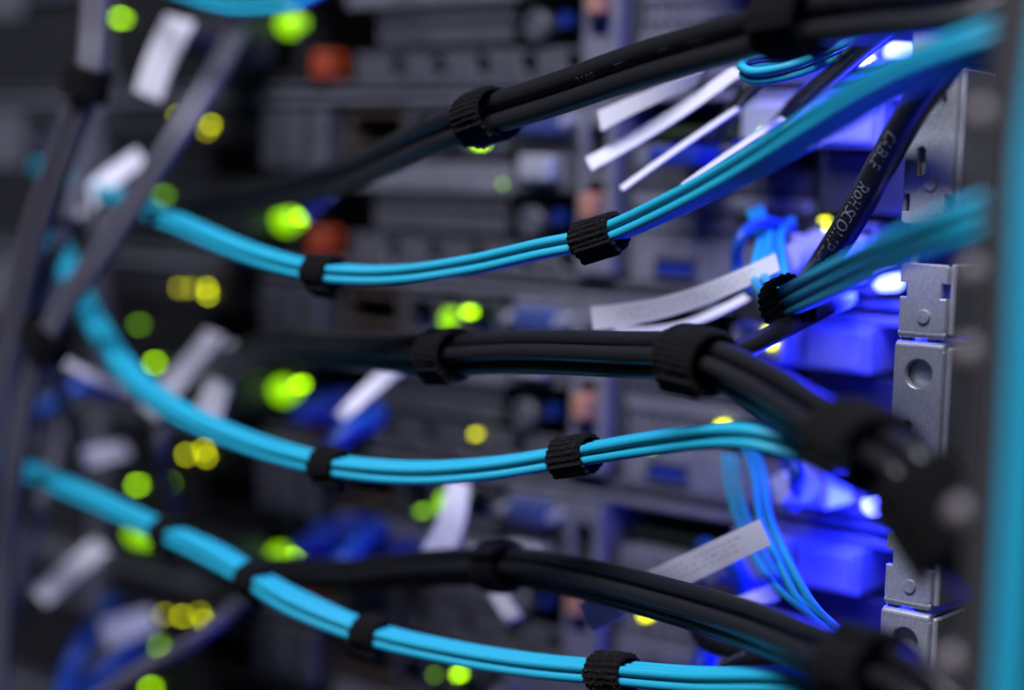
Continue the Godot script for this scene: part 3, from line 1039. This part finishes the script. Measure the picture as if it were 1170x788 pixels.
func build_bundles() -> void:
	var three: Array = [[1.92, 0.0, "upper"], [-1.92, 0.3, "lower"], [0.0, -3.35, "rearmost"]]
	# top black cords
	var tb := smooth([[208, 244, 26], [380, 205, 52], [490, 158, 73], [556, 133, 78], [640, 106, 79], [740, 72, 82], [840, 44, 87], [908, 26, 91], [1000, 14, 94], [1105, 2, 95], [1200, -35, 92]])
	var made := bundle("black_cord", tb, three, 1.85, M.black, "black cord in the top bundle between the two highest straps", "black cords of the top bundle", [[0, 1.0], [9, 1.05]], 0.4)
	var p0: Path = made[0][1]
	for tx in [["2108", 4.32], ["-TEL-", 4.72], ["LTT", 5.2], ["LOW", 5.58]]:
		var kk: int = int(lerpf(p0.knot[int(tx[1])], p0.knot[int(tx[1]) + 1], tx[1] - int(tx[1])))
		lettering(made[0][0], p0, 1.85, tx[0], 1.5, p0.s[kk], 1.0, facing(p0, kk, (cam_pos - p0.p[kk]).normalized() - cam_u * 0.75), M.faint_print)
	strap(tb, 3.0, 4.5, 5.6, 7.5, "small black strap at the far end of the top black cords", 500, 2.3, 3.6)
	strap(tb, 7.05, 4.9, 5.8, 9.5, "large black strap round the top black cords near the frame post", 0, 1.8, 1.6)

	# top aqua fibres
	var two2: Array = [[0.9, 1.8, "upper front"], [-0.9, 1.8, "lower front"], [0.9, 0.0, "upper middle"], [-0.9, 0.0, "lower middle"], [0.9, -1.8, "upper rear"], [-0.9, -1.8, "lower rear"]]
	var ta := smooth([[45, 190, 8], [130, 224, 52], [200, 254, 70], [290, 291, 80], [370, 311, 84], [450, 314, 82], [540, 302, 80], [620, 284, 79], [684, 270, 78], [760, 238, 79], [850, 192, 83], [940, 138, 91], [1030, 87, 101], [1108, 55, 106], [1190, 28, 104]])
	bundle("aqua_fibre", ta, two2, 0.86, M.aqua, "aqua fibre cable in the upper sweeping bundle", "aqua fibres of the upper bundle", [[0, 1.0], [8, 1.0], [10, 1.08], [13, 1.12]], 0.2, 0.5, 8.0)
	strap(ta, 8.0, 3.0, 3.7, 8.2, "black ribbed strap in the middle of the upper aqua bundle", 1600, 2.3, 3.4)
	strap(ta, 4.0, 3.0, 3.7, 6.0, "black strap at the far end of the upper aqua bundle", 200, 2.6, 4.0)

	# printed black cord going down from the frame post
	var db := smooth([[1135, 0, 80], [1085, 70, 68], [1046, 122, 61], [1012, 180, 56], [985, 230, 53], [955, 280, 50], [925, 322, 43], [894, 352, 38], [865, 353, 28], [838, 340, 8]])
	var dbc := cable("printed_cord", db, 2.55, M.black, "thick black cord with white print crossing in front of the blue lamps", "", 16)
	for tx2 in [["CABLE", 2.5, 1.0], ["RoHS", 3.55, 1.0], ["COMPLIANT", 4.2, 1.0]]:
		var k2: int = int(lerpf(db.knot[int(tx2[1])], db.knot[int(tx2[1]) + 1], tx2[1] - int(tx2[1])))
		lettering(dbc, db, 2.55, tx2[0], 2.15, db.s[k2], 1.0, facing(db, k2, (cam_pos - db.p[k2]).normalized() - cam_r * 0.55), M.cord_print)

	# lower right aqua fibres that share a strap with the printed cord
	var ra := smooth([[1195, 222, 114], [1108, 251, 117], [1040, 279, 107], [980, 306, 90], [912, 338, 68], [886, 349, 59], [870, 320, 38], [877, 282, 22], [866, 250, 10]])
	var tall: Array = [[1.8, 0.9, "upper front"], [0.0, 0.9, "middle front"], [-1.8, 0.9, "lower front"], [1.8, -0.9, "upper rear"], [0.0, -0.9, "middle rear"], [-1.8, -0.9, "lower rear"]]
	bundle("aqua_fibre", ra, tall, 0.86, M.aqua, "aqua fibre cable beside the printed cord, reaching to the frame post", "aqua fibres beside the printed cord", [[0, 1.0], [7, 1.0]], 0.1)
	strap(ra, 4.6, 4.1, 3.2, 8.0, "black strap where aqua fibres meet the printed cord", 0, 2.2, 3.0)

	# middle black cords
	var four: Array = [[2.35, -0.75, "upper"], [0.0, 1.2, "front"], [-2.35, -0.75, "lower"], [0.0, -2.9, "rearmost"]]
	var mb := smooth([[206, 445, 26], [300, 399, 50], [400, 401, 66], [510, 405, 75], [600, 402, 79], [700, 405, 83], [795, 411, 87], [862, 440, 91], [930, 482, 99], [985, 509, 107], [1030, 538, 112], [1068, 586, 113], [1105, 650, 112], [1200, 760, 108]])
	bundle("black_cord", mb, four, 1.5, M.black, "black cord in the bundle across the middle", "black cords of the middle bundle", [[0, 1.0], [6, 1.0], [8, 1.12], [13, 1.1]], 0.2)
	strap(mb, 3.0, 4.5, 5.2, 7.5, "black strap on the middle black cords, far from the frame post", 300, 2.3, 3.8)
	strap(mb, 6.0, 4.9, 5.4, 9.0, "black strap where one cord leaves the middle black cords", 900, 2.3, 3.0)
	strap(mb, 9.0, 5.4, 6.6, 10.5, "large black strap joining the middle aqua fibres and black cords", 0, 2.2, 1.6)
	strap(mb, 11.0, 5.6, 5.8, 12.0, "large black strap hanging in front of the slide rails at the frame post", 0, 2.2, 1.6)
	var mc := smooth([[745, 407, 84], [795, 411, 86], [850, 397, 78], [905, 370, 66], [945, 350, 50], [965, 342, 30], [968, 338, 8]])
	cable("black_cord", mc, 1.75, M.black, "single black cord rising from the middle strap towards the rails")
	var md := smooth([[770, 413, 80], [820, 432, 78], [870, 468, 74], [905, 492, 80], [960, 515, 96]])
	cable("black_cord", md, 1.6, M.black, "single black cord hanging below the middle black cords")

	# middle aqua fibres
	var ma := smooth([[64, 275, 8], [100, 352, 58], [145, 423, 70], [200, 468, 77], [285, 506, 81], [378, 531, 84], [470, 540, 82], [560, 535, 80], [657, 520, 78], [760, 504, 82], [860, 497, 90], [930, 515, 90], [975, 523, 94], [1035, 545, 101], [1075, 596, 102], [1130, 670, 100]])
	bundle("aqua_fibre", ma, two2, 0.86, M.aqua, "aqua fibre cable in the middle sweeping bundle", "aqua fibres of the middle bundle", [[0, 1.0], [5, 1.0], [6, 1.1], [8, 1.0], [9, 1.08], [11, 1.1]], 0.3, 0.5, 8.0)
	strap(ma, 8.0, 3.1, 3.7, 7.6, "black ribbed strap in the middle of the middle aqua bundle", 1600, 2.1, 2.6)
	strap(ma, 5.0, 3.0, 3.7, 6.0, "black strap at the far end of the middle aqua bundle", 200, 2.6, 4.0)

	# lower black cords
	var lb := smooth([[204, 643, 26], [390, 658, 46], [480, 650, 52], [572, 648, 57], [650, 659, 64], [740, 681, 71], [850, 714, 82], [930, 745, 96], [992, 764, 107], [1045, 790, 112], [1110, 850, 115]])
	bundle("black_cord", lb, four, 1.5, M.black, "black cord in the lowest black bundle", "black cords of the lower bundle", [[0, 1.0], [5, 1.05], [8, 1.1], [10, 1.1]], 0.2)
	strap(lb, 3.0, 4.6, 5.2, 7.0, "black strap on the lower black cords above the lowest aqua bundle", 200, 0.6, 4.0)
	strap(lb, 8.0, 5.2, 5.8, 11.0, "large black strap on the lower black cords at the frame post", 0, 0.4, 1.6)

	# lower aqua fibres
	var la := smooth([[-80, 498, 8], [20, 533, 62], [90, 563, 70], [193, 610, 76], [245, 634, 78], [292, 662, 80], [340, 690, 81], [425, 724, 80], [520, 746, 79], [610, 760, 78], [700, 768, 78], [800, 776, 80], [900, 777, 84], [960, 786, 88], [1050, 812, 94]])
	bundle("aqua_fibre", la, two2, 0.86, M.aqua, "aqua fibre cable in the lowest sweeping bundle", "aqua fibres of the lowest bundle", [[0, 1.2], [3, 1.0], [4, 1.15], [5, 1.0], [6, 1.2], [7, 1.0], [10, 1.0], [12, 1.05], [14, 1.1]], 0.3)
	strap(la, 10.0, 3.1, 3.7, 7.4, "black ribbed strap in the middle of the lowest aqua bundle", 1600, 2.6, 2.6)
	strap(la, 7.0, 3.1, 3.7, 5.5, "black strap on the lowest aqua bundle below the lower black cords", 200, 2.6, 4.0)
	strap(la, 5.0, 3.1, 3.8, 5.0, "black strap on the lowest aqua bundle beside a green light", 0, 2.6, 4.0)
	strap(la, 3.0, 3.1, 3.8, 5.0, "black strap on the lowest aqua bundle, farthest from the frame post", 0, 2.6, 4.0)

	# aqua pair hanging down over the frame post
	var rv := smooth([[1216, -60, 141], [1200, 60, 141], [1182, 190, 141], [1174, 400, 141], [1163, 600, 141], [1153, 788, 141], [1148, 880, 141]], Vector3(1, 0, 0))
	bundle("aqua_fibre", rv, [[1.0, 0.2, "inner"], [-1.0, 0.0, "outer"]], 0.98, M.aqua, "aqua fibre cable hanging down over the frame post", "aqua fibres over the frame post", [[0, 1.0], [4, 1.05]], 0.2)
	# short aqua pair along the top
	var tt := smooth([[80, -58, 3], [215, -4, 68], [275, 10, 72], [340, 2, 70], [450, -70, 4]])
	bundle("aqua_fibre", tt, [[0.9, 0.0, "upper"], [-0.9, 0.0, "lower"]], 0.86, M.aqua, "aqua fibre cable above the top black cords", "aqua fibres above the top black cords", [[0, 1.0]], 0.2)

func build_loose_cables() -> void:
	# grey cords hanging down at the far side
	var ga := smooth([[122, -220, 76], [108, 30, 80], [101, 95, 82], [80, 155, 81], [46, 250, 79], [16, 370, 76], [-4, 480, 74], [-20, 640, 70], [-35, 960, 66]], Vector3(1, 0, 0))
	bundle("grey_cord", ga, [[1.9, 0.0, "inner"], [-1.9, 0.3, "outer"]], 1.75, M.grey_cord, "grey cord of the pair hanging down outermost", "grey cords hanging down outermost", [[0, 1.0], [2, 0.95], [4, 1.1]], 0.3)
	strap(ga, 2.0, 5.2, 3.6, 7.0, "black strap on the grey cords hanging down outermost", 0, 2.6, 3.0)
	var gb := smooth([[276, 28, 2], [240, 95, 60], [205, 150, 70], [160, 220, 74], [115, 290, 77], [72, 350, 79], [54, 386, 80], [32, 450, 79], [16, 540, 77], [5, 660, 72], [-10, 960, 66]], Vector3(1, 0, 0))
	bundle("grey_cord", gb, [[1.6, 0.0, "inner"], [-1.6, 0.0, "outer"]], 1.5, M.grey_cord, "grey cord slanting down across the upper servers", "grey cords slanting across the upper servers", [[0, 1.0], [6, 0.95]], 0.3)
	strap(gb, 6.0, 6.4, 3.8, 7.0, "black strap on the slanting grey cords", 0, 2.6, 3.0)
	var gc := smooth([[112, 120, 4], [74, 262, 74], [48, 335, 72], [48, 386, 71], [68, 440, 62], [92, 540, 4]], Vector3(1, 0, 0))
	cable("grey_cord", gc, 1.6, M.grey_cord, "single grey cord running into the strap of the slanting cords")
	var gd := smooth([[84, 455, 4], [58, 540, 42], [38, 610, 50], [12, 700, 52], [-15, 790, 52], [-40, 960, 50]], Vector3(1, 0, 0))
	cable("grey_cord", gd, 1.6, M.grey_cord, "single grey cord hanging below the slanting grey cords")
	var ge := smooth([[290, 668, 2], [255, 705, 46], [215, 735, 56], [165, 763, 60], [110, 800, 62]])
	cable("grey_cord", ge, 1.9, M.grey_cord, "thick grey cord running away below the lowest aqua bundle")
	var gf := smooth([[196, 470, 40], [182, 505, 46], [186, 545, 40], [205, 590, 15]])
	cable("grey_cord", gf, 1.7, M.grey_cord, "short grey cord hanging behind the middle aqua bundle")
	# blue patch cords, far side
	var blues := [
		[[[128, 690, 6], [108, 715, 26], [90, 745, 36], [70, 800, 42]], 2.9, "blue patch cord hanging at the bottom beside two green lights"],
		[[[170, 735, 6], [150, 745, 26], [122, 765, 34], [95, 800, 38]], 2.4, "blue patch cord curling under a green light at the bottom"],
		[[[432, 470, 14], [425, 482, 26], [400, 492, 34], [370, 520, 40]], 2.5, "blue patch cord leaving a plug under the middle black cords"],
		[[[430, 605, 14], [415, 615, 26], [395, 640, 36], [360, 660, 40]], 2.6, "blue patch cord leaving a plug above the lower black cords"],
		[[[905, 262, 12], [872, 254, 22], [846, 272, 29], [842, 308, 28], [860, 332, 30], [885, 345, 44]], 1.15, "blue cord in a hook shape beside the printed cord"],
		[[[885, 505, 14], [905, 520, 22], [911, 545, 24], [906, 575, 12]], 1.6, "blue cord in a small loop below the middle aqua bundle"],
		[[[868, 705, 10], [850, 668, 22], [835, 640, 24], [805, 625, 8]], 2.0, "blue cord behind the large printed paper label"],
		[[[790, 800, 30], [800, 765, 32], [812, 735, 26], [830, 700, 8]], 2.4, "blue cord behind the lowest aqua bundle"],
		[[[150, 440, 8], [120, 446, 26], [90, 442, 36], [50, 470, 40]], 2.0, "blue patch cord behind the slanting grey cords"]]
	for b in blues:
		cable("blue_cord", smooth(b[0]), b[1], M.blue_cord, b[2], "blue patch cords")
	# plugs standing in ports
	var cm := "network plugs standing in the server ports"
	plug("network_plug", Vector3(-48.5, -20.0, 0.6), 11, 8, 12, M.blue_plastic, "blue plug under the middle black cords", cm)
	plug("network_plug", Vector3(-43, -51.0, 0.6), 14, 7.5, 16, M.blue_plastic, "blue plug above the lower black cords beside a white label", cm)
	plug("network_plug", Vector3(-28.6, -54.0, 0.6), 8, 6.5, 12, M.blue_plastic, "small blue plug behind the white label above the lower black cords", cm, false)
	plug("network_plug", Vector3(86, 24.8, 1.6), 11.5, 9, 12, M.clear_plug, "clear plug under the upper aqua bundle beside the printed cord", cm)
	plug("network_plug", Vector3(86, -19.6, 1.6), 11.5, 9, 12, M.clear_plug, "clear plug below the middle aqua bundle near the blue lamp", cm)
	plug("network_plug", Vector3(86, -64.2, 1.6), 11.5, 9, 12, M.clear_plug, "clear plug behind the lower black cords near the blue lamp", cm)
	plug("network_plug", Vector3(86, 69.2, 1.6), 11.5, 9, 12, M.clear_plug, "clear plug behind the top black cords near the blue lamp", cm)
	plug("network_plug", Vector3(53.5, 44.0, -0.2), 12, 3.6, 16, M.blue_plastic, "flat blue plug between the two black cords above the upper aqua bundle", cm, false)
	plug("network_plug", Vector3(62, 88.0, -0.2), 12, 8, 14, M.blue_plastic, "blue plug just above the top black cords", cm, false)
	for k in 4:
		var top: float = 103.0 - PITCH * k
		var o := ["black power plug behind the slanting grey cords, highest of four", "black power plug above the upper aqua bundle's far end", "black power plug at the far end of the middle black cords", "black power plug at the far end of the lower black cords"]
		plug("power_plug", Vector3(-88, top - 31.5, 1.0), 15, 12, 17, M.plug, o[k], "black power plugs in the server inlets")
	# black cords with blue light on their edges, upper right
	var k1 := smooth([[975, 22, 62], [920, 62, 52], [872, 90, 42], [840, 122, 30], [818, 158, 14]])
	cable("black_cord", k1, 1.55, M.black, "thin black cord running down to the flat blue plug")
	var k2 := smooth([[1060, 2, 66], [1002, 42, 57], [952, 84, 46], [910, 120, 30], [884, 152, 10]])
	cable("black_cord", k2, 1.8, M.black, "black cord running down from the top bundle across a blue lamp")
	# lower right: black cord looping under the lower bundle, and a printed one
	var k3 := smooth([[800, 668, 30], [793, 700, 40], [803, 730, 46], [840, 743, 52], [900, 740, 66], [960, 752, 90]])
	cable("black_cord", k3, 1.6, M.black, "black cord looping under the lower black cords")
	var k4 := smooth([[780, 815, 48], [838, 765, 56], [890, 749, 64], [945, 760, 76], [990, 780, 88]])
	var k4c := cable("printed_cord", k4, 2.2, M.black, "black cord with white print above the lowest aqua bundle")
	lettering(k4c, k4, 2.2, "SUOME", 1.7, k4.s[k4.knot[1]] + 1.0, 1.0, facing(k4, k4.knot[1] + 4, (cam_pos - k4.p[k4.knot[1]]).normalized() + cam_u * 0.6), M.cord_print)
	lettering(k4c, k4, 2.2, "SJTW", 1.7, k4.s[k4.knot[2]] - 1.0, 1.0, facing(k4, k4.knot[2], (cam_pos - k4.p[k4.knot[2]]).normalized() + cam_u * 0.6), M.cord_print)
	# small aqua fibres near the blue lamps
	var f1 := smooth([[950, 52, 40], [890, 61, 52], [856, 66, 56], [847, 75, 58], [862, 82, 59], [905, 74, 58], [950, 56, 50], [985, 40, 44]])
	bundle("thin_fibre", f1, [[0.0, 0.0, "front"], [-1.7, 0.6, "rear"]], 0.8, M.aqua, "thin aqua fibre looping under the top black strap", "thin aqua fibres under the top black strap", [[0, 1.0]], 0.2)
	var f2 := smooth([[828, 520, 10], [833, 560, 20], [848, 605, 32], [880, 662, 44], [955, 728, 70]])
	bundle("thin_fibre", f2, [[0.0, 0.0, "front"], [0.0, -1.8, "rear"]], 0.6, M.aqua, "thin aqua fibre hanging down beside the printed paper label", "thin aqua fibres beside the printed label", [[0, 1.0]], 0.2)
	var f3 := smooth([[850, 505, 12], [862, 545, 26], [868, 590, 38], [887, 637, 46], [915, 690, 54], [955, 732, 72]])
	bundle("thin_fibre", f3, [[0.0, 0.0, "front"], [0.6, -1.6, "rear"]], 0.75, M.aqua, "thin aqua fibre passing behind the end of the large printed label", "thin aqua fibres behind the printed label", [[0, 1.0]], 0.2)
	var f4 := smooth([[895, 255, 10], [882, 270, 20], [884, 305, 34], [890, 342, 52]])
	bundle("thin_fibre", f4, [[0.0, 0.0, "front"], [0.6, -1.8, "rear"]], 0.8, M.aqua, "thin aqua fibre running down into the strap beside the printed cord", "thin aqua fibres into the strap beside the printed cord", [[0, 1.0]], 0.2)

func build_flags() -> void:
	var pp := printed_paper(3)
	var pw: Material = M.paper
	var z := Vector3(0, 0, 1)
	flag_px([803, 80], [794, 98], [683, 127], [687, 150], 40, 52, z * 1.0, "short white paper label just under the top black cords", pw)
	flag_px([838, 76], [850, 84], [669, 181], [676, 195], 36, 52, -z * 2.0, "long narrow white paper label slanting under the top black cords", pw)
	flag_px([842, 122], [848, 124], [708, 214], [712, 218], 34, 50, z * 0.5, "thin edge-on paper label above the upper aqua bundle", pw)
	flag_px([892, 134], [898, 138], [778, 210], [781, 216], 34, 56, z * 0.5, "short edge-on paper label touching the upper aqua bundle", pw)
	flag_px([886, 289], [891, 309], [675, 350], [678, 377], 42, 58, Vector3(0, -2.2, 1.0), "white paper label above the middle black cords beside the blue hook cord", pp)
	flag_px([850, 336], [858, 342], [700, 372], [704, 380], 34, 46, -Vector3(0, 2.4, 0), "narrow paper label behind the white label above the middle black cords", pw)
	flag_px([868, 593], [881, 622], [661, 690], [679, 721], 50, 58, z * 0.8, "large white paper label with rows of print behind the lower black cords", pp)
	flag_px([435, 180], [440, 190], [342, 240], [352, 254], 30, 46, Vector3(0, 1.5, 0), "white paper label above the far end of the upper aqua bundle", pw)
	flag_px([236, 376], [256, 384], [156, 462], [178, 480], 34, 48, -z * 1.0, "wide white paper label crossing the far end of the middle aqua bundle", pw)
	flag_px([160, 444], [166, 456], [66, 404], [70, 416], 46, 58, -Vector3(0, 1.0, 0), "narrow white paper label behind the wide one at the middle aqua bundle", pw)
	flag_px([262, 390], [284, 396], [222, 474], [250, 486], 32, 46, z * 1.0, "white paper label beside the brightest green light", pw)
	flag_px([512, 548], [536, 552], [482, 628], [514, 642], 30, 44, Vector3(1.4, 0, 0), "white paper label hanging under the middle aqua bundle in front of a green light", pw)
	flag_px([505, 618], [512, 628], [545, 622], [548, 634], 34, 38, z * 0.4, "tiny folded paper label at the foot of the hanging white one", pw)
	flag_px([108, 616], [126, 630], [36, 674], [54, 692], 30, 48, z * 0.5, "grey-white paper label under the lowest aqua bundle's far end", pw)
	flag_px([172, 694], [182, 716], [112, 708], [124, 742], 14, 30, z * 0.5, "small paper label beside the row of yellow lights at the bottom", pw)
	flag_px([190, 18], [223, 26], [154, 104], [184, 116], 40, 56, z * 0.8, "broad white paper label behind the grey cords at the top", pw)
	flag_px([156, 170], [166, 186], [80, 228], [92, 252], 40, 54, z * 0.8, "white paper label between the grey cords hanging down", pw)
	flag_px([458, 402], [478, 410], [382, 474], [394, 482], 26, 44, z * 0.5, "faint paper label slanting from the middle black cords", pw)
	flag_px([553, 664], [570, 658], [580, 712], [597, 704], 30, 40, z * 0.5, "small paper label hanging from the strap on the lower black cords", pw)
	flag_px([140, 505], [150, 520], [92, 512], [98, 536], 20, 34, z * 0.5, "small pale paper label above the lowest aqua bundle's far end", pw)
	flag_px([880, 668], [892, 684], [800, 700], [806, 716], 30, 40, z * 0.5, "paper label in blue light behind the lower black cords", pw)
